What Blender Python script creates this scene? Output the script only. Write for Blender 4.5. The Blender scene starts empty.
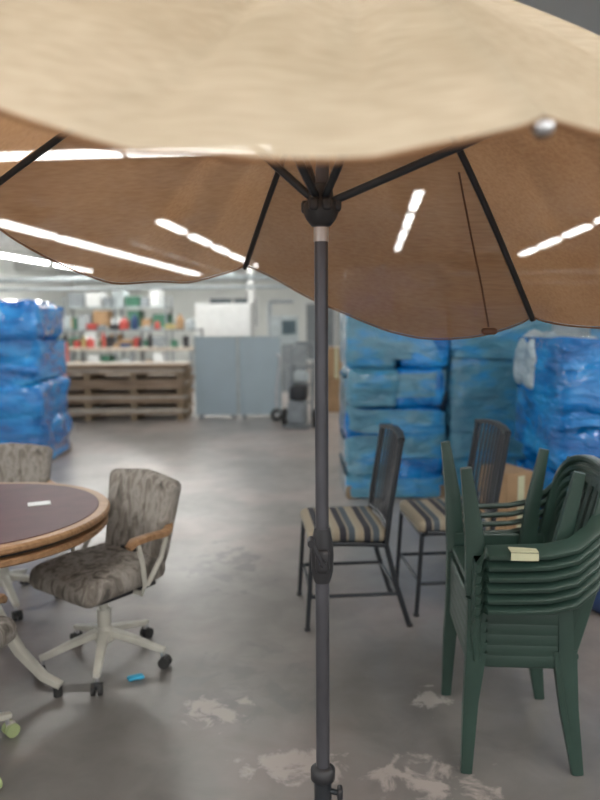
import bpy, math, random
from mathutils import Vector, Matrix, noise
random.seed(7)
V = Vector
scene = bpy.context.scene
try:
    scene.view_settings.view_transform = 'Standard'
except Exception:
    pass

# ------------------------------------------------------------------ materials
def newmat(name):
    m = bpy.data.materials.new(name); m.use_nodes = True
    nt = m.node_tree
    for n in list(nt.nodes): nt.nodes.remove(n)
    out = nt.nodes.new('ShaderNodeOutputMaterial')
    return m, nt, out

def N(nt, t, **kw):
    n = nt.nodes.new(t)
    for k, v in kw.items():
        if k in n.inputs: n.inputs[k].default_value = v
        else: setattr(n, k, v)
    return n

def ramp(nt, stops, interp='LINEAR'):
    r = nt.nodes.new('ShaderNodeValToRGB'); r.color_ramp.interpolation = interp
    e = r.color_ramp.elements
    e[0].position = stops[0][0]; e[0].color = (*stops[0][1], 1)
    e[1].position = stops[-1][0]; e[1].color = (*stops[-1][1], 1)
    for p, c in stops[1:-1]:
        x = e.new(p); x.color = (*c, 1)
    return r

def simple(name, col, rough=0.5, metal=0.0, var=0.15, scale=8.0, bump=0.0, bscale=40.0, coat=0.0, stretch=(1,1,1)):
    m, nt, out = newmat(name)
    p = N(nt, 'ShaderNodeBsdfPrincipled', Roughness=rough, Metallic=metal)
    if coat: p.inputs['Coat Weight'].default_value = coat
    tc = N(nt, 'ShaderNodeTexCoord'); mp = N(nt, 'ShaderNodeMapping')
    mp.inputs['Scale'].default_value = stretch
    nt.links.new(tc.outputs['Object'], mp.inputs['Vector'])
    nz = N(nt, 'ShaderNodeTexNoise', Scale=scale, Detail=3.0)
    nt.links.new(mp.outputs[0], nz.inputs['Vector'])
    a = tuple(max(0, c*(1-var)) for c in col); b = tuple(min(1, c*(1+var)) for c in col)
    r = ramp(nt, [(0.3, a), (0.7, b)])
    nt.links.new(nz.outputs['Fac'], r.inputs['Fac'])
    nt.links.new(r.outputs['Color'], p.inputs['Base Color'])
    if bump:
        n2 = N(nt, 'ShaderNodeTexNoise', Scale=bscale, Detail=3.0)
        nt.links.new(mp.outputs[0], n2.inputs['Vector'])
        bp = N(nt, 'ShaderNodeBump', Strength=bump, Distance=0.02)
        nt.links.new(n2.outputs['Fac'], bp.inputs['Height'])
        nt.links.new(bp.outputs[0], p.inputs['Normal'])
    nt.links.new(p.outputs[0], out.inputs['Surface'])
    return m

def emit(name, col, s):
    m, nt, out = newmat(name)
    e = N(nt, 'ShaderNodeEmission', Color=(*col, 1), Strength=s)
    nt.links.new(e.outputs[0], out.inputs['Surface'])
    return m

def ramp_noise_mat(name, stops, scale, rough=0.6, bump=0.3, bscale=30, stretch=(1,1,1), detail=4, coat=0, dist=0.02, interp='LINEAR', distort=0.0):
    m, nt, out = newmat(name)
    p = N(nt, 'ShaderNodeBsdfPrincipled', Roughness=rough)
    if coat: p.inputs['Coat Weight'].default_value = coat
    tc = N(nt, 'ShaderNodeTexCoord'); mp = N(nt, 'ShaderNodeMapping')
    mp.inputs['Scale'].default_value = stretch
    nt.links.new(tc.outputs['Object'], mp.inputs['Vector'])
    nz = N(nt, 'ShaderNodeTexNoise', Scale=scale, Detail=detail, Distortion=distort)
    nt.links.new(mp.outputs[0], nz.inputs['Vector'])
    r = ramp(nt, stops, interp)
    nt.links.new(nz.outputs['Fac'], r.inputs['Fac'])
    nt.links.new(r.outputs['Color'], p.inputs['Base Color'])
    n2 = N(nt, 'ShaderNodeTexNoise', Scale=bscale, Detail=4.0, Distortion=0.6)
    nt.links.new(mp.outputs[0], n2.inputs['Vector'])
    bp = N(nt, 'ShaderNodeBump', Strength=bump, Distance=dist)
    nt.links.new(n2.outputs['Fac'], bp.inputs['Height'])
    nt.links.new(bp.outputs[0], p.inputs['Normal'])
    nt.links.new(p.outputs[0], out.inputs['Surface'])
    return m

def canopy_mat():
    # outer face: tan, lightened as lit; inner face: brown, underside shade put into its colour; open mesh weave lets some light through
    m, nt, out = newmat('canopy_fabric')
    tc = N(nt, 'ShaderNodeTexCoord')
    nz = N(nt, 'ShaderNodeTexNoise', Scale=2.5, Detail=4.0)
    nt.links.new(tc.outputs['Object'], nz.inputs['Vector'])
    wv = N(nt, 'ShaderNodeTexNoise', Scale=90.0, Detail=1.0)
    mp = N(nt, 'ShaderNodeMapping'); mp.inputs['Scale'].default_value = (0.15, 1, 1.6)
    nt.links.new(tc.outputs['Object'], mp.inputs['Vector'])
    nt.links.new(mp.outputs[0], wv.inputs['Vector'])
    mixf = N(nt, 'ShaderNodeMath', operation='ADD')
    ml = N(nt, 'ShaderNodeMath', operation='MULTIPLY'); ml.inputs[1].default_value = 0.45
    nt.links.new(wv.outputs['Fac'], ml.inputs[0])
    nt.links.new(nz.outputs['Fac'], mixf.inputs[0]); nt.links.new(ml.outputs[0], mixf.inputs[1])
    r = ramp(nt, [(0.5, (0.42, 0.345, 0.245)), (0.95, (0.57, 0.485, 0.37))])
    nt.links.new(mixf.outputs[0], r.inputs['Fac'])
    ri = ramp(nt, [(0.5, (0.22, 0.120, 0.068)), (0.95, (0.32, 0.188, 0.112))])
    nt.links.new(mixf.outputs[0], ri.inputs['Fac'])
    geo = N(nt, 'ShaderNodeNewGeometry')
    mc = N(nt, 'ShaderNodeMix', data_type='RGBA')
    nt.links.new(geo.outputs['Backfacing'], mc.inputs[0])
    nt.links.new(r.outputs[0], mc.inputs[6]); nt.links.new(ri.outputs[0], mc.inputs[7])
    d = N(nt, 'ShaderNodeBsdfDiffuse'); t = N(nt, 'ShaderNodeBsdfTranslucent')
    nt.links.new(mc.outputs[2], d.inputs['Color'])
    r2 = ramp(nt, [(0.5, (0.46, 0.235, 0.11)), (0.95, (0.66, 0.37, 0.18))])
    nt.links.new(mixf.outputs[0], r2.inputs['Fac'])
    nt.links.new(r2.outputs[0], t.inputs['Color'])
    m1 = N(nt, 'ShaderNodeMixShader'); m1.inputs[0].default_value = 0.28
    nt.links.new(d.outputs[0], m1.inputs[1]); nt.links.new(t.outputs[0], m1.inputs[2])
    tr = N(nt, 'ShaderNodeBsdfTransparent')
    m2 = N(nt, 'ShaderNodeMixShader'); m2.inputs[0].default_value = 0.92
    nt.links.new(tr.outputs[0], m2.inputs[1]); nt.links.new(m1.outputs[0], m2.inputs[2])
    nt.links.new(m2.outputs[0], out.inputs['Surface'])
    return m

def stripe_mat():
    m, nt, out = newmat('striped_cushion')
    p = N(nt, 'ShaderNodeBsdfPrincipled', Roughness=0.85)
    tc = N(nt, 'ShaderNodeTexCoord'); sp = N(nt, 'ShaderNodeSeparateXYZ')
    nt.links.new(tc.outputs['Object'], sp.inputs[0])
    a = N(nt, 'ShaderNodeMath', operation='MULTIPLY'); a.inputs[1].default_value = 8.5
    b = N(nt, 'ShaderNodeMath', operation='ADD'); b.inputs[1].default_value = 10.1
    c = N(nt, 'ShaderNodeMath', operation='FRACT')
    nt.links.new(sp.outputs['X'], a.inputs[0]); nt.links.new(a.outputs[0], b.inputs[0]); nt.links.new(b.outputs[0], c.inputs[0])
    r = ramp(nt, [(0.0, (0.32, 0.27, 0.20)), (0.25, (0.03, 0.03, 0.04)), (0.52, (0.24, 0.21, 0.165)), (0.62, (0.07, 0.09, 0.11)), (0.88, (0.33, 0.29, 0.22))], 'CONSTANT')
    nt.links.new(c.outputs[0], r.inputs['Fac'])
    nt.links.new(r.outputs[0], p.inputs['Base Color'])
    nt.links.new(p.outputs[0], out.inputs['Surface'])
    return m

def floor_mat():
    m, nt, out = newmat('worn_concrete')
    p = N(nt, 'ShaderNodeBsdfPrincipled')
    tc = N(nt, 'ShaderNodeTexCoord')
    def noise_n(scale, detail=5.0, dist=0.0, rough=0.55):
        n = N(nt, 'ShaderNodeTexNoise', Scale=scale, Detail=detail, Distortion=dist, Roughness=rough)
        nt.links.new(tc.outputs['Object'], n.inputs['Vector']); return n
    n1 = noise_n(0.8, 7); n2 = noise_n(5, 6, 0.5); n3 = noise_n(1.7, 6, 0.4)
    base = ramp(nt, [(0.3, (0.195, 0.183, 0.172)), (0.48, (0.26, 0.242, 0.228)), (0.58, (0.315, 0.27, 0.252)), (0.75, (0.35, 0.325, 0.305))])
    nt.links.new(n1.outputs['Fac'], base.inputs['Fac'])
    fine = ramp(nt, [(0.3, (0.80, 0.80, 0.80)), (0.7, (1.10, 1.10, 1.10))])
    nt.links.new(n2.outputs['Fac'], fine.inputs['Fac'])
    mul = N(nt, 'ShaderNodeMix', data_type='RGBA', blend_type='MULTIPLY'); mul.inputs['Factor'].default_value = 1
    nt.links.new(base.outputs[0], mul.inputs[6]); nt.links.new(fine.outputs[0], mul.inputs[7])
    cur = mul.outputs[2]
    # painted falloff: floor colour darkened near, brightened far, in place of haze and light
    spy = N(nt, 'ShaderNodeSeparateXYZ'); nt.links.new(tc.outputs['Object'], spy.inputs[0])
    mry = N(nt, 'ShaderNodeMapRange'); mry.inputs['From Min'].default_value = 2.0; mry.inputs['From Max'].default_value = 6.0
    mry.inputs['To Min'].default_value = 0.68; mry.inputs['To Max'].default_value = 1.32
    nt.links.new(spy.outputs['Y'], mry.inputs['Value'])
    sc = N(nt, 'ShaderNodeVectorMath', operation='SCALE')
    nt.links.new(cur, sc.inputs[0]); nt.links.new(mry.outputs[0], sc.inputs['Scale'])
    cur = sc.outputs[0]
    def patch(cur, x, y, sx, sy, col, thr, nscale=7.0, wid=0.25, op=0.9):
        """worn area: mask = noise threshold, limited by a soft ellipse"""
        mp = N(nt, 'ShaderNodeMapping'); mp.vector_type = 'POINT'
        mp.inputs['Location'].default_value = (-x/sx, -y/sy, 0); mp.inputs['Scale'].default_value = (1/sx, 1/sy, 0)
        nt.links.new(tc.outputs['Object'], mp.inputs['Vector'])
        ln = N(nt, 'ShaderNodeVectorMath', operation='LENGTH')
        nt.links.new(mp.outputs[0], ln.inputs[0])
        sq = N(nt, 'ShaderNodeMath', operation='POWER'); sq.inputs[1].default_value = 2.0
        nt.links.new(ln.outputs['Value'], sq.inputs[0])
        nn = noise_n(nscale, 6, 0.5, 0.62)
        ad = N(nt, 'ShaderNodeMath', operation='MULTIPLY_ADD'); ad.inputs[1].default_value = -5.0
        nt.links.new(nn.outputs['Fac'], ad.inputs[0]); nt.links.new(sq.outputs[0], ad.inputs[2])
        mr = N(nt, 'ShaderNodeMapRange'); mr.inputs['From Min'].default_value = thr; mr.inputs['From Max'].default_value = thr-wid
        mr.inputs['To Max'].default_value = op
        nt.links.new(ad.outputs[0], mr.inputs['Value'])
        mx = N(nt, 'ShaderNodeMix', data_type='RGBA'); mx.inputs[7].default_value = (*col, 1)
        nt.links.new(mr.outputs[0], mx.inputs[0]); nt.links.new(cur, mx.inputs[6])
        return mx.outputs[2]
    dark = (0.145, 0.14, 0.138)
    cur = patch(cur, -0.45, 4.2, 0.40, 0.7, dark, -2.3, 7, 0.4, 0.75)
    cur = patch(cur, -0.25, 2.75, 0.45, 0.45, (0.145, 0.14, 0.14), -2.2, 6, 0.5, 0.7)
    pale = (0.40, 0.345, 0.32)
    cur = patch(cur, -0.33, 2.55, 0.17, 0.14, pale, -2.0, 11, 0.5, 0.85)
    cur = patch(cur, -0.02, 2.22, 0.26, 0.11, pale, -2.0, 10, 0.5, 0.85)
    cur = patch(cur, 0.42, 2.14, 0.24, 0.14, pale, -1.9, 9, 0.5, 0.85)
    cur = patch(cur, 0.50, 2.62, 0.09, 0.14, (0.46, 0.43, 0.40), -2.0, 12, 0.5, 0.85)
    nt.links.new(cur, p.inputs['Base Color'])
    rr = ramp(nt, [(0.35, (0.28, 0.28, 0.28)), (0.65, (0.40, 0.40, 0.40))])
    nt.links.new(n3.outputs['Fac'], rr.inputs['Fac'])
    nt.links.new(rr.outputs[0], p.inputs['Roughness'])
    bp = N(nt, 'ShaderNodeBump', Strength=0.15, Distance=0.01)
    nt.links.new(n2.outputs['Fac'], bp.inputs['Height']); nt.links.new(bp.outputs[0], p.inputs['Normal'])
    p.inputs['Coat Weight'].default_value = 0.25; p.inputs['Coat Roughness'].default_value = 0.30
    nt.links.new(p.outputs[0], out.inputs['Surface'])
    return m

M = {}
M['canopy'] = canopy_mat()
M['stripe'] = stripe_mat()
M['floor'] = floor_mat()
M['pole'] = simple('pole_metal', (0.10, 0.10, 0.115), 0.32, 0.55)
M['silver'] = simple('bare_metal', (0.6, 0.6, 0.62), 0.3, 0.8)
M['black'] = simple('black_plastic', (0.026, 0.026, 0.030), 0.45)
M['blackmetal'] = simple('black_painted_metal', (0.026, 0.030, 0.036), 0.35, 0.2)
M['brownpl'] = simple('brown_plastic', (0.12, 0.05, 0.025), 0.5)
M['green'] = simple('green_resin', (0.028, 0.058, 0.046), 0.34, var=0.12)
M['tape'] = simple('masking_tape', (0.62, 0.62, 0.42), 0.8)
M['cream'] = simple('cream_metal', (0.60, 0.585, 0.52), 0.4)
M['wood'] = ramp_noise_mat('oak_wood', [(0.3, (0.26, 0.14, 0.065)), (0.7, (0.43, 0.25, 0.13))], 6, 0.4, 0.1, 30, (1, 12, 6))
M['maroon'] = simple('maroon_laminate', (0.085, 0.028, 0.032), 0.5, var=0.2)
M['uphol'] = ramp_noise_mat('mottled_upholstery', [(0.30, (0.095, 0.085, 0.075)), (0.45, (0.22, 0.195, 0.17)), (0.58, (0.35, 0.32, 0.29)), (0.72, (0.19, 0.175, 0.155))], 13, 0.9, 0.3, 60, (1.6, 1.6, 0.6), 5, distort=1.0)
M['wrap_teal'] = ramp_noise_mat('teal_stretch_film', [(0.30, (0.055, 0.18, 0.28)), (0.5, (0.09, 0.29, 0.42)), (0.62, (0.03, 0.29, 0.64)), (0.8, (0.24, 0.50, 0.64))], 2.6, 0.16, 0.8, 7, (1, 1, 2.2), 5, 0.8, 0.05)
M['wrap_blue'] = ramp_noise_mat('blue_stretch_film', [(0.30, (0.0, 0.08, 0.33)), (0.5, (0.0, 0.21, 0.64)), (0.7, (0.02, 0.37, 0.86)), (0.82, (0.2, 0.62, 0.95))], 2.6, 0.16, 0.9, 7, (1, 1, 2.4), 5, 0.8, 0.06)
M['clearwrap'] = ramp_noise_mat('clear_stretch_film', [(0.3, (0.30, 0.40, 0.47)), (0.7, (0.6, 0.70, 0.75))], 5, 0.2, 0.8, 12, (1, 1, 2), 4, 0.5, 0.04)
M['pallet'] = simple('pallet_wood', (0.26, 0.19, 0.12), 0.8, var=0.3)
M['lumber'] = ramp_noise_mat('lumber', [(0.3, (0.20, 0.135, 0.09)), (0.7, (0.42, 0.31, 0.22))], 3, 0.8, 0.2, 20, (1, 8, 14))
M['plywood'] = simple('pale_plywood', (0.55, 0.49, 0.41), 0.7)
M['panel'] = simple('blue_grey_panel', (0.44, 0.54, 0.60), 0.4, var=0.05, scale=2)
M['wallm'] = simple('painted_wall', (0.76, 0.79, 0.77), 0.8, var=0.06, scale=1.2)
M['ceil'] = simple('ceiling_paint', (0.66, 0.67, 0.65), 0.9, var=0.08, scale=1)
M['joist'] = simple('joist_paint', (0.58, 0.59, 0.58), 0.8)
M['pipe'] = simple('pipe_paint', (0.46, 0.52, 0.54), 0.5)
M['white'] = simple('white_enamel', (0.80, 0.82, 0.82), 0.5, var=0.04)
M['grey'] = simple('grey_machine', (0.26, 0.29, 0.31), 0.5)
M['carton'] = simple('cardboard', (0.42, 0.27, 0.15), 0.85)
M['rubber'] = simple('rubber', (0.035, 0.035, 0.035), 0.8)
M['teal_doc'] = simple('glass_pane', (0.10, 0.14, 0.16), 0.15)
for nm, c in dict(red=(0.45, 0.07, 0.06), yellow=(0.5, 0.42, 0.18), dgreen=(0.06, 0.18, 0.12), orange=(0.5, 0.25, 0.12), navy=(0.02, 0.05, 0.14), aqua=(0.05, 0.42, 0.68), lime=(0.42, 0.50, 0.25)).items():
    M[nm] = simple(nm+'_paint', c, 0.5)
M['tube'] = emit('fluorescent_tube', (1.0, 0.985, 0.945), 33.0)

# ------------------------------------------------------------------ mesh builder
class MB:
    def __init__(s): s.v = []; s.f = []; s.fm = []; s.mats = []; s.T = Matrix.Identity(4)
    def mi(s, m):
        if m not in s.mats: s.mats.append(m)
        return s.mats.index(m)
    def add(s, vs, fs, m):
        o = len(s.v); k = s.mi(m)
        s.v += [s.T @ V(p) for p in vs]
        s.f += [tuple(i+o for i in f) for f in fs]; s.fm += [k]*len(fs)
    def box(s, c, d, m, R=None, taper=1.0):
        R = R or Matrix.Identity(3); vs = []
        for z in (-1, 1):
            t = taper if z < 0 else 1
            for x, y in ((-1, -1), (1, -1), (1, 1), (-1, 1)):
                vs.append(V(c) + R @ V((x*d[0]/2*t, y*d[1]/2*t, z*d[2]/2)))
        s.add(vs, [(0, 3, 2, 1), (4, 5, 6, 7), (0, 1, 5, 4), (1, 2, 6, 5), (2, 3, 7, 6), (3, 0, 4, 7)], m)
    def path(s, pts, r, m, seg=10, up=(0, 0, 1), cap=True):
        pts = [V(p) for p in pts]; n = len(pts); vs = []; fs = []
        for i, p in enumerate(pts):
            t = (pts[min(i+1, n-1)] - pts[max(i-1, 0)]).normalized()
            u = V(up)
            if abs(t.dot(u)) > 0.95: u = V((1, 0, 0)) if abs(t.x) < 0.9 else V((0, 1, 0))
            a = t.cross(u).normalized(); b = a.cross(t).normalized()
            ri = r[i] if isinstance(r, list) else r
            rect = isinstance(ri, tuple)
            if not rect: ri = (ri, ri)
            for k in range(seg):
                an = 2*math.pi*k/seg
                ca, sa = math.cos(an), math.sin(an)
                if rect:
                    e = 0.5
                    ca = math.copysign(abs(ca)**e, ca); sa = math.copysign(abs(sa)**e, sa)
                vs.append(p + a*ca*ri[0] + b*sa*ri[1])
        for i in range(n-1):
            for k in range(seg):
                k2 = (k+1) % seg
                fs.append((i*seg+k, i*seg+k2, (i+1)*seg+k2, (i+1)*seg+k))
        if cap:
            fs.append(tuple(range(seg))[::-1]); fs.append(tuple((n-1)*seg+k for k in range(seg)))
        s.add(vs, fs, m)
    def cyl(s, p, q, r, m, r2=None, seg=16):
        s.path([p, q], [r, r if r2 is None else r2], m, seg)
    def lathe(s, c, prof, m, seg=24):
        vs = []; fs = []
        for r, z in prof:
            for k in range(seg):
                a = 2*math.pi*k/seg; vs.append((c[0]+r*math.cos(a), c[1]+r*math.sin(a), c[2]+z))
        for i in range(len(prof)-1):
            for k in range(seg):
                k2 = (k+1) % seg; fs.append((i*seg+k, i*seg+k2, (i+1)*seg+k2, (i+1)*seg+k))
        fs.append(tuple(range(seg))[::-1]); fs.append(tuple((len(prof)-1)*seg+k for k in range(seg)))
        s.add(vs, fs, m)
    def grid(s, fn, nu, nv, m):
        vs = [fn(i/nu, j/nv) for j in range(nv+1) for i in range(nu+1)]
        fs = [(j*(nu+1)+i, j*(nu+1)+i+1, (j+1)*(nu+1)+i+1, (j+1)*(nu+1)+i) for j in range(nv) for i in range(nu)]
        s.add(vs, fs, m)
    def lump(s, c, d, m, r=0.03, n=8, amp=0.0, freq=4.0, R=None, warp=None, seed=0):
        R = R or Matrix.Identity(3); h = V(d)/2; r = min(r, min(h)*0.999)
        idx = {}; vs = []; fs = []
        def vid(p):
            k = (round(p[0], 4), round(p[1], 4), round(p[2], 4))
            if k in idx: return idx[k]
            q = V((p[0]*h.x, p[1]*h.y, p[2]*h.z))
            inn = V([max(-(h[i]-r), min(h[i]-r, q[i])) for i in range(3)])
            dd = q-inn
            if dd.length > 1e-7: q = inn + dd.normalized()*r
            if warp: q = V(warp(q))
            if amp:
                nn = V(q).normalized()
                q = q + nn*amp*noise.noise((q+V((seed*3.7, seed, c[2])))*freq)
            idx[k] = len(vs); vs.append(V(c) + R @ q); return idx[k]
        g = [-1 + 2*i/n for i in range(n+1)]
        g = [math.copysign(abs(x)**0.7, x) for x in g]
        for ax in range(3):
            for sg in (-1, 1):
                for i in range(n):
                    for j in range(n):
                        q = []
                        for a, b in ((g[i], g[j]), (g[i+1], g[j]), (g[i+1], g[j+1]), (g[i], g[j+1])):
                            p = [0, 0, 0]; p[ax] = sg; p[(ax+1) % 3] = a; p[(ax+2) % 3] = b
                            q.append(vid(p))
                        fs.append(tuple(q) if sg > 0 else tuple(q[::-1]))
        s.add(vs, fs, m)
    def obj(s, name, loc=(0, 0, 0), rz=0, smooth=True, ang=40):
        me = bpy.data.meshes.new(name)
        me.from_pydata([tuple(p) for p in s.v], [], s.f)
        for m in s.mats: me.materials.append(M[m])
        me.polygons.foreach_set('material_index', s.fm)
        me.update()
        o = bpy.data.objects.new(name, me); scene.collection.objects.link(o)
        o.location = loc; o.rotation_euler = (0, 0, rz)
        if smooth:
            me.polygons.foreach_set('use_smooth', [True]*len(me.polygons))
            try: me.set_sharp_from_angle(angle=math.radians(ang))
            except Exception: pass
        return o

def Rx(a): return Matrix.Rotation(a, 3, 'X')
def Ry(a): return Matrix.Rotation(a, 3, 'Y')
def Rz(a): return Matrix.Rotation(a, 3, 'Z')
def lerp(a, b, t): return V(a)*(1-t) + V(b)*t

# ------------------------------------------------------------------ room
YAW = math.radians(-5.7)
def room_box(name, c, d, mat):
    b = MB(); b.box((0, 0, 0), d, mat)
    p = Rz(YAW) @ V(c)
    return b.obj(name, p, YAW, smooth=False)
H = 3.4
b = MB(); b.box((1.0, 11, -0.05), (24, 32, 0.1), 'floor')
b.obj('floor', (0, 0, 0), 0, smooth=False)
room_box('ceiling', (0, 10.5, H+0.05), (22, 30, 0.1), 'ceil')
room_box('wall_back', (0, 25.6, H/2), (22, 0.2, H), 'wallm')
room_box('wall_left', (-11.1, 10.5, H/2), (0.2, 30, H), 'wallm')
room_box('wall_right', (11.1, 10.5, H/2), (0.2, 30, H), 'wallm')
for i in range(8):
    b = MB(); b.box((0, 0, 0), (22, 0.14, 0.26), 'joist')
    b.obj('trim_%d' % (i+1), Rz(YAW) @ V((0, 2.5+3.1*i, H-0.13)), YAW, smooth=False)
b = MB()
for x, z, r in ((0, 0, 0.05), (0, -0.18, 0.035)):
    b.cyl((-9, x, z), (9, x, z), r, 'pipe')
for x in range(-8, 9, 4): b.cyl((x, 0, 0), (x, 0, 0.42), 0.012, 'pipe')
b.obj('ceiling_pipe', Rz(YAW) @ V((0, 13, 2.30)), YAW)
b = MB(); b.cyl((0, -5, 0), (0, 7, 0), 0.07, 'pipe')
for y in (-4, 0, 4): b.cyl((0, y, 0), (0, y, 0.5), 0.012, 'pipe')
b.obj('air_duct', Rz(YAW) @ V((-3.9, 16, 2.75)), YAW)

# fluorescent fixtures ------------------------------------------------
def fixture(x, y, z=3.05, L=2.4, along=True, w=0.13):
    b = MB()
    d = (w+0.04, L+0.06, 0.05) if along else (L+0.06, w+0.04, 0.05)
    b.box((0, 0, 0.06), d, 'white')
    for s_ in (-1, 1):
        o = s_*w*0.28
        if along: b.cyl((o, -L/2, 0.01), (o, L/2, 0.01), w*0.22, 'tube', seg=8)
        else: b.cyl((-L/2, o, 0.01), (L/2, o, 0.01), w*0.22, 'tube', seg=8)
    for e in (-1, 1):
        p = (0, e*L*0.4, 0.085) if along else (e*L*0.4, 0, 0.085)
        b.cyl(p, (p[0], p[1], H-z), 0.006, 'grey', seg=6)
    b.obj('fluorescent_light', Rz(YAW) @ V((x, y, z)), YAW)
for k in range(5): fixture(-3.3, 11.7+1.95*k, L=1.35, w=0.15)
for k in range(4): fixture(0.6, 9.7+1.95*k, L=1.35, w=0.10)
for k in range(4): fixture(3.7, 11.4+1.95*k, L=1.35, w=0.15)
for k in range(6): fixture(-5.8, 11.6+2.2*k, L=1.9, w=0.2)
fixture(-3.0, 6.55, L=1.35, along=False); fixture(-1.58, 6.55, L=1.35, along=False)
for k in range(3): fixture(-8.6, 14+3*k)
for x in (-3.3, -1.0, 1.3, 3.7):
    for y in (-1.6, 0.9): fixture(x, y)  # unseen fixtures added overhead to light the canopy top and camera side
fixture(6.8, 6.5); fixture(-7.5, 5.5); fixture(-5.2, 3.2); fixture(5.4, 3.0)  # extra out-of-view fixtures, added to brighten the sides of the room

# ------------------------------------------------------------------ patio umbrella
def umbrella():
    b = MB()
    PX, PY = 0.05, 1.65
    crown = V((0.15, 1.65, 2.28))
    hub = V((PX, PY, 1.76))
    ends = [V((-0.20, 2.60, 1.705)), V((0.76, 2.30, 1.510)), V((1.08, 1.30, 1.745)),
            V((0.25, 0.74, 1.705)), V((-0.55, 0.76, 1.83)), V((-0.88, 1.92, 1.83))]
    def rib(i, t):
        p = lerp(crown, ends[i % 6], t); p.z += 0.045*math.sin(math.pi*t); return p
    sag = [0.140, 0.125, 0.02, 0.088, 0.10, 0.145]
    skew = [1.35, 1.0, 1.0, 0.95, 1.0, 0.85]
    for i in range(6):
        def fn(s_, t, i=i):
            t = max(t, 0.001)
            p = lerp(rib(i, t), rib(i+1, t), s_)
            k = math.sin(math.pi*min(1, s_**skew[i]))
            k = max(0, k)**0.85
            p.z -= sag[i]*k*t**1.6
            e = math.sin(math.pi*s_)
            w = t*(1.10-t)*2.2
            a = s_*10+i*2.1+1.0*t
            p.z += 0.024*w*e*(abs(math.sin(a))*2-1)*(1 if i in (2, 3, 4) else 0.5)
            p.z += 0.045*w*e*noise.noise(V((s_*5, t*1.3, i*3.3)))
            p.z += 0.006*t*e*noise.noise(V((s_*4, t*1.3, i*5.3+9)))
            return p
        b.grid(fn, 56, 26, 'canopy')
        pts = [fn(j/30, 1.0) + V((0, 0, -0.004)) for j in range(31)]
        b.path(pts, 0.003, 'canopy', seg=6)
    for i in range(6):
        pts = [rib(i, t/8) - V((0, 0, 0.014)) for t in range(1, 9)]
        b.path(pts, 0.0095, 'blackmetal', seg=8)
        j = rib(i, 0.45 if i != 2 else 0.58) - V((0, 0, 0.018))
        b.path([hub + (j-hub).normalized()*0.03, j], 0.0095, 'blackmetal', seg=8)
        b.lump(j, (0.03, 0.03, 0.03), 'black', r=0.012, n=3)
        b.lump(ends[i]-V((0, 0, 0.012)), (0.018, 0.018, 0.012), 'silver' if i in (3, 4) else 'brownpl', r=0.005, n=3)
    b.lathe((PX, PY, 1.715), [(0.022, 0), (0.034, 0.015), (0.040, 0.03), (0.040, 0.05), (0.030, 0.06), (0.026, 0.09), (0.022, 0.095)], 'black')
    for i in range(6):
        d = (rib(i, 0.45)-hub); d.z = 0; d.normalize()
        b.lump(hub + d*0.036, (0.024, 0.024, 0.03), 'black', r=0.009, n=3)
    b.cyl((PX, PY, 0.92), (PX, PY, 1.72), 0.0160, 'pole', seg=20)
    b.cyl((PX, PY, 1.680), (PX, PY, 1.712), 0.0172, 'silver', seg=20)
    b.path([(PX, PY, 1.72), (PX+0.005, PY, 1.9), (0.095, PY, 2.1), (0.15, PY, 2.29)], 0.016, 'pole')
    b.cyl((PX, PY, 0.12), (PX, PY, 0.93), 0.0172, 'pole', seg=20)
    b.lathe(crown - V((0, 0, 0.03)), [(0.02, 0), (0.05, 0.01), (0.05, 0.04), (0.018, 0.055), (0.025, 0.075), (0.018, 0.10), (0.004, 0.115)], 'black')
    zc = 0.865
    b.lathe((PX, PY, zc), [(0.019, 0), (0.024, 0.015), (0.027, 0.03), (0.028, 0.07), (0.026, 0.10), (0.022, 0.12), (0.019, 0.135)], 'black')
    b.lump((PX, PY-0.024, zc+0.06), (0.036, 0.028, 0.06), 'black', r=0.012, n=4)
    b.cyl((PX, PY-0.03, zc+0.06), (PX, PY-0.06, zc+0.06), 0.009, 'black')
    b.path([(PX, PY-0.06, zc+0.06), (PX-0.018, PY-0.065, zc+0.10), (PX-0.028, PY-0.063, zc+0.125)], (0.008, 0.005), 'black')
    b.cyl((PX-0.028, PY-0.06, zc+0.125), (PX-0.028, PY-0.095, zc+0.125), 0.009, 'black')
    b.cyl((PX, PY, 0.05), (PX, PY, 0.36), 0.022, 'blackmetal', seg=20)
    b.lathe((PX, PY, 0.345), [(0.023, 0), (0.031, 0.006), (0.031, 0.03), (0.019, 0.04)], 'black')
    b.cyl((PX, PY, 0.32), (PX+0.04, PY-0.015, 0.32), 0.007, 'blackmetal')
    b.lump((PX+0.042, PY-0.016, 0.32), (0.014, 0.03, 0.032), 'black', r=0.006, n=4)
    b.lathe((PX, PY, 0.0), [(0.225, 0), (0.235, 0.012), (0.22, 0.03), (0.12, 0.055), (0.05, 0.075), (0.03, 0.10), (0.026, 0.11)], 'blackmetal', seg=40)
    b.path([(0.435, 1.96, 1.895), (0.50, 2.08, 1.74), (0.565, 2.2, 1.60), (0.61, 2.28, 1.475)], (0.003, 0.003), 'brownpl', seg=6)
    b.lump((0.613, 2.28, 1.46), (0.05, 0.025, 0.022), 'brownpl', r=0.009, n=4)
    b.obj('patio_umbrella', ang=60)
umbrella()

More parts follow.
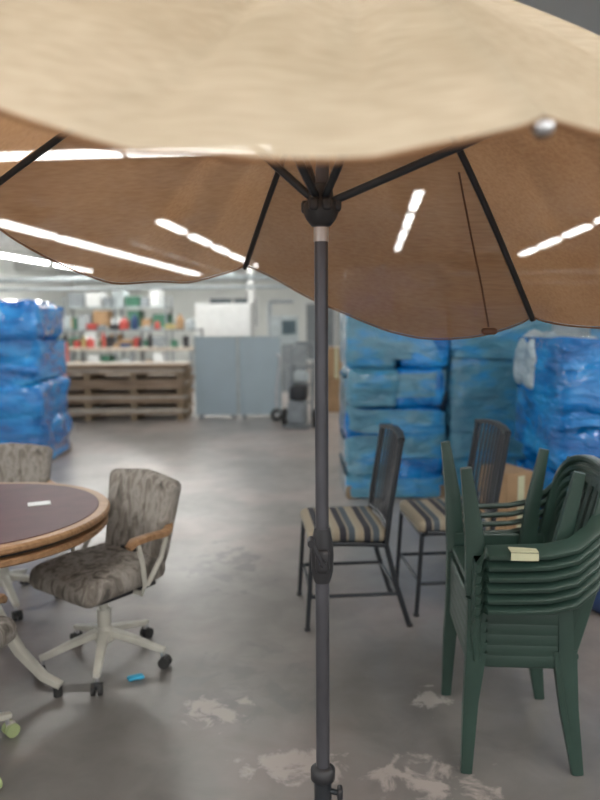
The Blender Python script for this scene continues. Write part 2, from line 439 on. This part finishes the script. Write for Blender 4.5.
# ------------------------------------------------------------------ stacked green resin chairs
def resin_parts(b, z):
    g = 'green'
    b.lump((-0.03, 0, z+0.40), (0.36, 0.44, 0.03), g, r=0.013, n=8, warp=lambda q: (q.x, q.y, q.z - 0.02*math.cos(q.y*6)+0.012*math.cos(q.x*8)))
    q = 1.0 if z == 0 else 0.72
    rs = 0.10*z
    for sy in (-1, 1):
        b.lump((-0.03, sy*0.215, z+0.380), (0.32, 0.018, 0.05), g, r=0.008, n=4)
        fx = 0.035*z
        b.path([(-0.215+fx, sy*0.245, z+0.0), (-0.205+fx, sy*0.24, z+0.25), (-0.19, sy*0.235, z+0.42)], [(0.020*q, 0.014*q), (0.027*q, 0.018*q), (0.036, 0.022)], g, seg=10, up=(0, 1, 0))
        b.path([(-0.19, sy*0.235, z+0.40), (-0.20, sy*0.25, z+0.50), (-0.195, sy*0.265, z+0.555), (-0.165, sy*0.27, z+0.583),
                (-0.08, sy*0.275, z+0.587), (0.02, sy*0.275, z+0.592), (0.10, sy*0.27, z+0.61), (0.165, sy*0.25, z+0.655), (0.21, sy*0.22, z+0.72)],
               [(0.030, 0.012), (0.026, 0.012), (0.028, 0.012), (0.032, 0.011), (0.034, 0.010), (0.034, 0.010), (0.032, 0.010), (0.028, 0.011), (0.022, 0.010)], g, seg=12, up=(0.1, sy*0.35, 1))
        b.path([(0.10, sy*0.21, z+0.42), (0.118-rs, sy*0.222, z+0.22), (0.150-rs*1.3, sy*0.235, z+0.0)], [(0.042*q, 0.020*q), (0.032*q, 0.018*q), (0.020*q, 0.014*q)], g, seg=10, up=(0, 1, 0))
    b.lump((-0.205, 0, z+0.380), (0.018, 0.42, 0.05), g, r=0.008, n=4)
    b.lump((0.13, 0, z+0.380), (0.018, 0.40, 0.05), g, r=0.008, n=4)
    def bk(y, h):
        return V((0.145 + 0.11*h + 0.035*(1-(y/0.22)**2) - 0.03, y, z+0.40+0.43*h))
    rim = []
    for k in range(21):
        a = math.pi*k/20
        yy = math.copysign(abs(math.cos(a))**0.6, math.cos(a))*0.225
        hh = 0.62 + 0.36*math.sin(a)**0.7
        rim.append(bk(yy, hh))
    rim = [bk(0.21, 0.0), bk(0.22, 0.3)] + rim + [bk(-0.22, 0.3), bk(-0.21, 0.0)]
    b.path(rim, (0.012, 0.020), g, seg=10, up=(1, 0, 0))
    b.grid(lambda u, v: bk((u-0.5)*0.42, 0.80+0.14*v) + V((-0.004, 0, 0)), 8, 3, g)
    b.grid(lambda u, v: bk((u-0.5)*0.42, 0.80+0.14*v) + V((0.008, 0, 0)), 8, 3, g)
    for y in (-0.14, -0.07, 0, 0.07, 0.14):
        b.path([bk(y, 0.02), bk(y, 0.3), bk(y, 0.6), bk(y, 0.84)], (0.016, 0.005), g, seg=8, up=(1, 0, 0))

b = MB()
for k in range(6): resin_parts(b, 0.036*k)
zt = 0.40+0.036*5
b.lump((-0.03, 0, zt+0.04), (0.36, 0.42, 0.025), 'green', r=0.012, n=6)
for sy in (-1, 1):
    b.lump((-0.03, sy*0.205, zt+0.075), (0.34, 0.016, 0.055), 'green', r=0.007, n=4)
    b.path([(-0.19, sy*0.222, zt+0.03), (-0.205, sy*0.232, zt+0.25), (-0.235, sy*0.24, zt+0.45)], [(0.038, 0.022), (0.030, 0.018), (0.018, 0.013)], 'green', up=(0, 1, 0))
    b.path([(0.07, sy*0.18, zt+0.03), (0.09, sy*0.195, zt+0.22), (0.13, sy*0.205, zt+0.43)], [(0.036, 0.020), (0.028, 0.017), (0.018, 0.013)], 'green', up=(0, 1, 0))
b.lump((-0.06, -0.276, 0.588+0.180+0.011), (0.085, 0.065, 0.004), 'tape', r=0.001, n=2)
b.lump((-0.06, -0.310, 0.588+0.176), (0.085, 0.004, 0.024), 'tape', r=0.001, n=2)
b.obj('stacked_resin_chairs', (0.775, 2.41, 0), math.radians(-4))

# ------------------------------------------------------------------ black metal patio dining chairs
def patio_chair(loc, rz):
    b = MB(); m = 'blackmetal'; r = 0.0115
    hw = 0.225
    for sy in (-1, 1):
        y = sy*hw
        b.path([(-0.26, y, 0.0), (-0.245, y, 0.25), (-0.235, y, 0.42), (-0.21, y, 0.435), (0.0, y, 0.425), (0.13, y, 0.415)], r, m)
        b.path([(0.245, y, 0.0), (0.175, y, 0.22), (0.125, y, 0.42), (0.145, y, 0.60), (0.18, y, 0.82), (0.195, y, 0.93)], r*1.15, m)
        b.path([(-0.238, y, 0.17), (0.19, y, 0.17)], r*0.8, m)
        b.lump((-0.26, y, 0.008), (0.03, 0.03, 0.016), 'black', r=0.007, n=3)
        b.lump((0.245, y, 0.008), (0.03, 0.03, 0.016), 'black', r=0.007, n=3)
    b.path([(-0.235, -hw, 0.425), (-0.235, hw, 0.425)], r, m)
    b.path([(0.125, -hw, 0.415), (0.125, hw, 0.415)], r, m)
    b.path([(0.19, -hw, 0.17), (0.19, hw, 0.17)], r*0.8, m)
    b.path([(-0.238, -hw, 0.17), (-0.238, hw, 0.17)], r*0.8, m)
    b.box((-0.055, 0, 0.42), (0.34, 0.43, 0.012), m)
    b.lump((-0.06, 0, 0.462), (0.39, 0.455, 0.075), 'stripe', r=0.035, n=10, amp=0.012, freq=8)
    def bp(y, z):
        t = (z-0.42)/0.51
        return V((0.125 + 0.045*t + 0.025*t*t + 0.02*(1-(y/hw)**2), y, z))
    b.path([bp(-hw, 0.50), bp(0, 0.50), bp(hw, 0.50)], r*0.9, m)
    b.path([bp(-hw, 0.93), bp(-hw*0.5, 0.945), bp(0, 0.95), bp(hw*0.5, 0.945), bp(hw, 0.93)], [(0.018, 0.012)]*5, m)
    for k in range(9):
        y = -0.18+0.045*k
        b.path([bp(y, 0.50), bp(y, 0.65), bp(y, 0.80), bp(y, 0.94)], (0.012, 0.004), m, seg=8, up=(1, 0, 0))
    b.obj('patio_dining_chair', loc, rz)
patio_chair((0.265, 3.50, 0), math.radians(5))
patio_chair((0.82, 3.66, 0), math.radians(5))

# ------------------------------------------------------------------ dinette caster chairs
def caster_chair(loc, face, spin=0.3, capmat='rubber'):
    """local facing -Y"""
    b = MB(); RB = 0.275
    b.lump((0, -0.01, 0.425), (0.45, 0.44, 0.105), 'uphol', r=0.05, n=12, amp=0.01, freq=7,
           warp=lambda q: (q.x*(1-0.10*(q.y > 0)*q.y/0.23), q.y, q.z - 0.02*max(0, -q.y/0.23)**2))
    R = Rx(math.radians(-12))
    b.lump((0, 0.225, 0.62), (0.42, 0.085, 0.40), 'uphol', r=0.041, n=12, amp=0.008, freq=8, R=R,
           warp=lambda q: (q.x*(1+0.12*q.z/0.20), q.y - 0.25*q.x*q.x*1.2, q.z + 0.012*math.cos(q.x*14)))
    b.lump((0, 0, 0.36), (0.34, 0.32, 0.03), 'black', r=0.012, n=4)
    ax = 0.25
    for sx in (-1, 1):
        b.path([(sx*0.14, 0.04, 0.355), (sx*0.225, 0.03, 0.36), (sx*ax, 0.03, 0.40), (sx*ax, 0.02, 0.50), (sx*ax, 0.0, 0.585)], (0.010, 0.007), 'cream', up=(1, 0, 0.1))
        b.path([(sx*ax, 0.04, 0.40), (sx*ax, 0.12, 0.50), (sx*ax, 0.15, 0.585)], (0.010, 0.007), 'cream', up=(1, 0, 0.1))
        b.path([(sx*ax, -0.05, 0.582), (sx*ax, -0.02, 0.602), (sx*ax, 0.05, 0.605), (sx*ax, 0.14, 0.60), (sx*0.23, 0.18, 0.60), (sx*0.20, 0.215, 0.61)],
               [(0.018, 0.012), (0.026, 0.014), (0.024, 0.014), (0.022, 0.014), (0.020, 0.014), (0.018, 0.012)], 'wood')
    b.box((0, 0.15, 0.42), (0.10, 0.02, 0.14), 'black')
    b.cyl((0, 0, 0.12), (0, 0, 0.25), 0.030, 'cream'); b.cyl((0, 0, 0.25), (0, 0, 0.36), 0.02, 'cream')
    b.lathe((0, 0, 0.10), [(0.03, 0), (0.045, 0.01), (0.045, 0.05), (0.032, 0.07)], 'cream')
    for k in range(5):
        a = spin + k*2*math.pi/5
        d = V((math.cos(a), math.sin(a), 0)); t = V((-d.y, d.x, 0))
        b.path([d*0.02+V((0, 0, 0.145)), d*0.13+V((0, 0, 0.12)), d*(RB-0.03)+V((0, 0, 0.085)), d*RB+V((0, 0, 0.08))],
               [(0.024, 0.020), (0.020, 0.016), (0.017, 0.012), (0.015, 0.010)], 'cream')
        b.cyl(d*(RB-0.012)+V((0, 0, 0.05)), d*(RB-0.012)+V((0, 0, 0.08)), 0.008, 'silver', seg=8)
        c = d*RB+V((0, 0, 0.025))
        for s_ in (-1, 1):
            b.cyl(c+t*s_*0.006, c+t*s_*0.022, 0.025, capmat, seg=14)
        b.lump(c+V((0, 0, 0.014)), (0.032, 0.032, 0.028), 'cream' if capmat != 'rubber' else 'black', r=0.012, n=3)
    b.obj('caster_dining_chair', loc, face)
caster_chair((-0.87, 2.95, 0), math.radians(-38), 0.49)
caster_chair((-1.60, 3.62, 0), math.radians(6), 0.2)
caster_chair((-1.25, 2.20, 0), math.radians(178), 0.244, 'lime')

# ------------------------------------------------------------------ table
b = MB()
def disc(b, R1, z0, z1, m, sx=1.0, sy=1.0, seg=64, bev=0.008):
    vs = []; fs = []
    prof = [(R1-bev, z0), (R1, z0+bev), (R1, z1-bev), (R1-bev, z1)]
    for r, z in prof:
        for k in range(seg):
            a = 2*math.pi*k/seg
            vs.append((r*sx*math.cos(a), r*sy*math.sin(a), z))
    for i in range(3):
        for k in range(seg):
            k2 = (k+1) % seg; fs.append((i*seg+k, i*seg+k2, (i+1)*seg+k2, (i+1)*seg+k))
    fs.append(tuple(range(seg))[::-1]); fs.append(tuple(3*seg+k for k in range(seg)))
    b.add(vs, fs, m)
disc(b, 0.550, 0.710, 0.738, 'wood')
disc(b, 0.505, 0.733, 0.7405, 'maroon', bev=0.001)
disc(b, 0.505, 0.688, 0.711, 'rubber', bev=0.003)  # dark disc stands in for the shaded gap between the two tops
disc(b, 0.540, 0.663, 0.690, 'wood', bev=0.006)
b.lump((0.24, 0.12, 0.743), (0.09, 0.06, 0.004), 'white', r=0.001, n=2, R=Rz(0.4))
b.lathe((0, 0, 0.10), [(0.06, 0), (0.075, 0.05), (0.06, 0.12), (0.075, 0.3), (0.09, 0.48), (0.16, 0.55), (0.16, 0.565)], 'cream')
for k in range(3):
    a = math.radians(-12+120*k)
    d = V((math.cos(a), math.sin(a), 0))
    b.path([d*0.05+V((0, 0, 0.40)), d*0.12+V((0, 0, 0.29)), d*0.20+V((0, 0, 0.17)), d*0.30+V((0, 0, 0.075)), d*0.375+V((0, 0, 0.045))],
           [(0.024, 0.028), (0.024, 0.024), (0.022, 0.020), (0.020, 0.016), (0.018, 0.014)], 'cream')
    b.cyl(d*0.36+V((0, 0, 0.0)), d*0.36+V((0, 0, 0.04)), 0.018, 'rubber')
b.obj('round_dining_table', (-1.34, 2.75, 0))

b = MB(); b.lump((0, 0, 0.010), (0.07, 0.035, 0.016), 'aqua', r=0.007, n=5, amp=0.01, freq=30)
b.obj('plastic_scrap', (-0.70, 2.80, 0), 0.5)

# ------------------------------------------------------------------ wrapped pallets
def pallet_base(b, w, d):
    for k in range(3): b.box((0, (k-1)*(d/2-0.05), 0.05), (w, 0.09, 0.08), 'pallet')
    for k in range(6): b.box((-w/2+0.06+k*(w-0.12)/5, 0, 0.10), (0.10, d, 0.018), 'pallet')
    for k in range(3): b.box(((k-1)*(w/2-0.06), 0, 0.01), (0.10, d, 0.018), 'pallet')
def wrapped(loc, w, d, h, mats, cols, rows, rz=0, seed=0, amp=0.035, jit=0.03, name='shrink_wrapped_pallet', rnd=0.05, extra=None, base=0.11):
    random.seed(seed); b = MB(); pallet_base(b, w, d)
    cw = w/cols; z = base
    hs = [random.uniform(0.85, 1.15) for _ in range(rows)]; t = sum(hs)
    for r_ in range(rows):
        rh = (h-base)*hs[r_]/t
        for c in range(cols):
            mt = mats[random.randrange(len(mats))]
            jx = random.uniform(-jit, jit); jy = random.uniform(-jit, jit)
            b.lump((-w/2+cw*(c+0.5)+jx, jy, z+rh/2), (cw*1.0, d*random.uniform(0.94, 1.03), rh*1.03), mt, r=rnd, n=12, amp=amp, freq=5.5, seed=seed+c+r_*3)
        z += rh
    zs = [0.02+0.28*i for i in range(int((h-0.1)/0.28)+1)]
    for zz in zs:
        def band(u, v, zz=zz):
            a = u*2*math.pi
            ca, sa = math.cos(a), math.sin(a)
            e = 0.22
            x = math.copysign(abs(ca)**e, ca)*(w/2+0.012); y = math.copysign(abs(sa)**e, sa)*(d/2+0.012)
            p = V((x, y, max(0.01, zz + 0.20*v + 0.05*math.sin(a+zz*9))))
            k = 0.02*noise.noise(p*6+V((seed, 0, 0)))
            return p + V((x, y, 0))*k
        b.grid(band, 72, 4, mats[0])
    if extra: extra(b)
    b.obj(name, loc, rz)
wrapped((0.80, 6.25, 0), 0.84, 0.95, 1.80, ['wrap_teal', 'wrap_teal', 'wrap_blue'], 2, 5, seed=3)
wrapped((1.68, 6.32, 0), 0.86, 1.0, 1.62, ['wrap_teal'], 1, 4, seed=8)
wrapped((2.62, 6.9, 0), 0.9, 1.0, 1.5, ['wrap_teal', 'clearwrap'], 2, 4, seed=12)
wrapped((-3.16, 7.65, 0), 0.92, 0.95, 1.72, ['wrap_blue'], 1, 4, seed=5, amp=0.06, jit=0.05, rnd=0.11)
wrapped((-4.3, 7.7, 0), 1.0, 0.95, 1.70, ['wrap_blue'], 1, 4, seed=15, amp=0.06, rnd=0.11)
def film(b):
    b.lump((-0.42, 0.20, 1.22), (0.22, 0.42, 0.34), 'clearwrap', r=0.08, n=12, amp=0.08, freq=8)
    b.lump((-0.20, 0.28, 1.33), (0.34, 0.36, 0.12), 'clearwrap', r=0.05, n=12, amp=0.05, freq=9)
wrapped((2.08, 4.70, 0), 1.0, 0.95, 1.30, ['wrap_blue'], 2, 3, seed=21, amp=0.07, jit=0.05, rnd=0.12, extra=film)
b = MB(); b.lump((0, 0, 0.25), (0.5, 0.5, 0.5), 'navy', r=0.1, n=10, amp=0.05, freq=6)
b.obj('blue_tarp_bundle', (1.68, 3.62, 0.0), 0.2)
b = MB(); b.box((0, 0, 0.27), (0.20, 0.3, 0.54), 'carton'); b.box((0, -0.151, 0.27), (0.05, 0.003, 0.5), 'tape')
b.obj('cardboard_box', (1.33, 4.45, 0), 0.35)

# ------------------------------------------------------------------ lumber rack, panels, background shop
b = MB(); random.seed(4)
z = 0.0
for layer in range(4):
    for x in (-1.05, -0.35, 0.35, 1.05): b.box((x, 0, z+0.04), (0.09, 0.9, 0.08), 'pallet')
    z += 0.08
    th = 0.035
    for t in range(4 if layer else 3):
        for y in range(5):
            L = 2.30*random.uniform(0.93, 1.0)
            b.box((random.uniform(-0.03, 0.03), -0.36+0.18*y, z+th/2), (L, 0.172, th*0.94), 'lumber' if random.random() < 0.8 else 'plywood')
        z += th
b.obj('lumber_stack', (-2.88, 11.0, 0), 0, smooth=False)
b = MB()
for k, x in enumerate((-0.34, 0.34)):
    b.box((x, 0, 0.64), (0.66, 0.04, 1.20), 'panel')
    for e in (-1, 1):
        b.box((x+e*0.325, -0.01, 0.64), (0.02, 0.05, 1.24), 'pipe'); b.box((x+e*0.25, 0, 0.02), (0.05, 0.3, 0.04), 'grey')
    b.box((x, -0.01, 1.25), (0.66, 0.05, 0.02), 'pipe'); b.box((x, -0.01, 0.04), (0.66, 0.05, 0.02), 'pipe')
b.obj('office_divider', (-0.97, 10.9, 0), 0, smooth=False)

b = MB()
for sx in (-1, 1):
    b.path([(sx*0.17, 0, 0.15), (sx*0.17, 0.05, 0.7), (sx*0.17, 0.12, 1.1), (sx*0.12, 0.2, 1.18)], 0.022, 'grey')
    b.cyl((sx*0.20, 0.02, 0.13), (sx*0.26, 0.02, 0.13), 0.13, 'rubber', seg=20)
    b.cyl((sx*0.195, 0.02, 0.13), (sx*0.265, 0.02, 0.13), 0.05, 'silver', seg=12)
b.path([(-0.12, 0.2, 1.18), (0.12, 0.2, 1.18)], 0.022, 'grey')
for zz in (0.35, 0.6, 0.85): b.path([(-0.17, 0.03+zz*0.05, zz), (0.17, 0.03+zz*0.05, zz)], 0.016, 'grey')
b.box((0, -0.14, 0.03), (0.36, 0.26, 0.02), 'grey')
b.lump((0, -0.13, 0.22), (0.26, 0.22, 0.34), 'grey', r=0.06, n=6)
b.lump((0.02, -0.12, 0.50), (0.24, 0.2, 0.22), 'black', r=0.05, n=6)
b.cyl((-0.08, -0.16, 0.5), (-0.08, -0.16, 0.88), 0.05, 'grey')
b.lump((0.05, -0.1, 0.72), (0.2, 0.16, 0.16), 'pipe', r=0.05, n=6)
b.obj('hand_truck', (0.0, 9.8, 0), math.radians(-20))
b = MB()
b.cyl((0, -0.03, 0.09), (0, 0.03, 0.09), 0.09, 'rubber', seg=20); b.cyl((0, -0.035, 0.09), (0, 0.035, 0.09), 0.035, 'silver')
b.path([(0, 0, 0.09), (0.0, 0, 0.5), (0.06, 0, 0.95), (0.0, 0, 1.0)], 0.02, 'silver'); b.box((0.12, 0, 0.12), (0.3, 0.22, 0.03), 'grey')
b.cyl((0.26, -0.12, 0.05), (0.26, -0.09, 0.05), 0.05, 'rubber'); b.cyl((0.26, 0.09, 0.05), (0.26, 0.12, 0.05), 0.05, 'rubber')
b.obj('utility_cart', (-0.36, 10.45, 0), 0)

b = MB()
b.box((0, 0, 0.27), (0.42, 0.4, 0.54), 'carton'); b.box((0.02, 0, 0.80), (0.38, 0.36, 0.5), 'carton'); b.box((0.02, -0.182, 0.80), (0.05, 0.004, 0.5), 'tape')
b.obj('cardboard_box_stack', (0.55, 11.6, 0), 0.1, smooth=False)

# workbench with clutter
b = MB(); random.seed(11)
b.box((0, 0, 0.90), (4.2, 0.8, 0.06), 'plywood')
for x in (-2.0, -0.7, 0.7, 2.0):
    for y in (-0.35, 0.35): b.box((x, y, 0.435), (0.08, 0.08, 0.87), 'grey')
b.box((0, 0, 0.30), (4.1, 0.7, 0.04), 'plywood')
cl = ['red', 'dgreen', 'grey', 'black', 'grey', 'black', 'carton', 'navy', 'dgreen', 'pipe', 'dgreen', 'red', 'plywood', 'carton', 'yellow']
for zsh, dep in ((0.93, 0.5), (1.32, 0.3)):
    if zsh > 1: b.box((0, 0.22, zsh-0.015), (4.2, dep, 0.03), 'grey')
    x = -2.0
    while x < 1.9:
        w = random.uniform(0.06, 0.26); h = random.uniform(0.08, 0.36)
        m = random.choice(cl); y = random.uniform(-0.1, 0.1) if zsh < 1 else 0.22
        if random.random() < 0.5: b.box((x+w/2, y, zsh+h/2), (w*0.95, 0.2, h), m)
        else: b.lathe((x+w/2, y, zsh), [(w*0.45, 0), (w*0.45, h*0.7), (w*0.2, h*0.85), (w*0.18, h)], m, 12)
        x += w+random.choice((0.02, 0.02, 0.12))
for x in (-2.08, -0.7, 0.7, 2.08): b.box((x, 0.34, 1.13), (0.04, 0.05, 0.42), 'grey')
b.obj('workbench', (-4.3, 15.6, 0), YAW, smooth=False)

b = MB()
b.box((0, 0, 0.95), (1.3, 0.6, 1.9), 'white')
for sx in (-1, 1):
    b.box((sx*0.32, -0.31, 0.95), (0.60, 0.02, 1.8), 'white'); b.box((sx*0.06, -0.33, 1.0), (0.02, 0.03, 0.15), 'grey')
b.obj('storage_cabinet', (-1.75, 16.6, 0), YAW, smooth=False)
b = MB()
b.box((0, 0, 0.5), (0.9, 0.7, 1.0), 'grey'); b.box((0, 0.1, 1.3), (0.6, 0.45, 0.6), 'pipe'); b.box((0.1, -0.13, 1.35), (0.3, 0.02, 0.3), 'teal_doc'); b.cyl((-0.3, 0, 1.0), (-0.3, 0, 1.9), 0.05, 'grey')
b.cyl((-0.3, -0.1, 1.9), (0.2, -0.1, 1.9), 0.04, 'grey')
b.obj('milling_machine', (-0.35, 15.2, 0), 0.1, smooth=False)
b = MB()
for z in (0.1, 0.7, 1.3, 1.9): b.box((0, 0, z), (3.0, 0.6, 0.04), 'pipe')
for x in (-1.48, 0, 1.48):
    for y in (-0.28, 0.28): b.box((x, y, 1.1), (0.05, 0.05, 2.2), 'grey')
random.seed(31)
for z in (0.12, 0.72, 1.32, 1.92):
    x = -1.4
    while x < 1.2:
        w = random.uniform(0.2, 0.5); h = random.uniform(0.2, 0.5); b.box((x+w/2, 0, z+h/2), (w*0.92, 0.5, h), random.choice(['carton', 'white', 'grey', 'carton', 'pipe', 'dgreen'])); x += w+0.04
b.obj('storage_rack', (-5.2, 20.2, 0), YAW, smooth=False)
def wallitem(name, x, z, w, h, m, fr='white'):
    b = MB(); b.box((0, 0, 0), (w, 0.05, h), m)
    for e in (-1, 1): b.box((e*w/2, -0.01, 0), (0.09, 0.08, h+0.09), fr)
    b.box((0, -0.01, h/2), (w, 0.08, 0.09), fr); b.box((0, -0.01, -h/2), (w, 0.08, 0.09), fr); b.box((0, -0.01, 0), (0.05, 0.07, h), fr)
    b.obj(name, Rz(YAW) @ V((x, 25.47, z)), YAW, smooth=False)
wallitem('door_1', -1.8, 1.08, 1.1, 2.1, 'grey')
wallitem('window_1', -5.0, 1.8, 1.8, 1.1, 'teal_doc')
wallitem('window_2', 1.6, 1.8, 1.8, 1.1, 'teal_doc')
b = MB(); b.box((0, 0, H/2-0.02), (0.16, 0.16, H-0.3), 'joist'); b.box((0, 0, 0.01), (0.36, 0.36, 0.02), 'grey')
b.obj('support_column', (-1.25, 18.2, 0), YAW, smooth=False)
b = MB(); b.box((0, 0, 0.55), (0.5, 0.45, 1.1), 'red')
for k in range(5): b.box((0, -0.23, 0.15+0.21*k), (0.46, 0.02, 0.18), 'red'); b.box((0, -0.25, 0.2+0.21*k), (0.2, 0.02, 0.02), 'silver')
b.obj('tool_chest', (-4.75, 13.4, 0), 0, smooth=False)

# ------------------------------------------------------------------ world and camera
w = bpy.data.worlds.new('world'); scene.world = w; w.use_nodes = True
bg = w.node_tree.nodes['Background']; bg.inputs[0].default_value = (0.98, 0.97, 0.95, 1); bg.inputs[1].default_value = 1.15
cam = bpy.data.cameras.new('camera'); co = bpy.data.objects.new('camera', cam); scene.collection.objects.link(co)
cam.sensor_fit = 'HORIZONTAL'; cam.sensor_width = 36; cam.lens = 42
co.location = (0, 0, 1.5); co.rotation_euler = (math.radians(83.5), math.radians(0.4), 0)
cam.dof.use_dof = True; cam.dof.focus_distance = 1.9; cam.dof.aperture_fstop = 2.6
cam.clip_end = 100
scene.camera = co
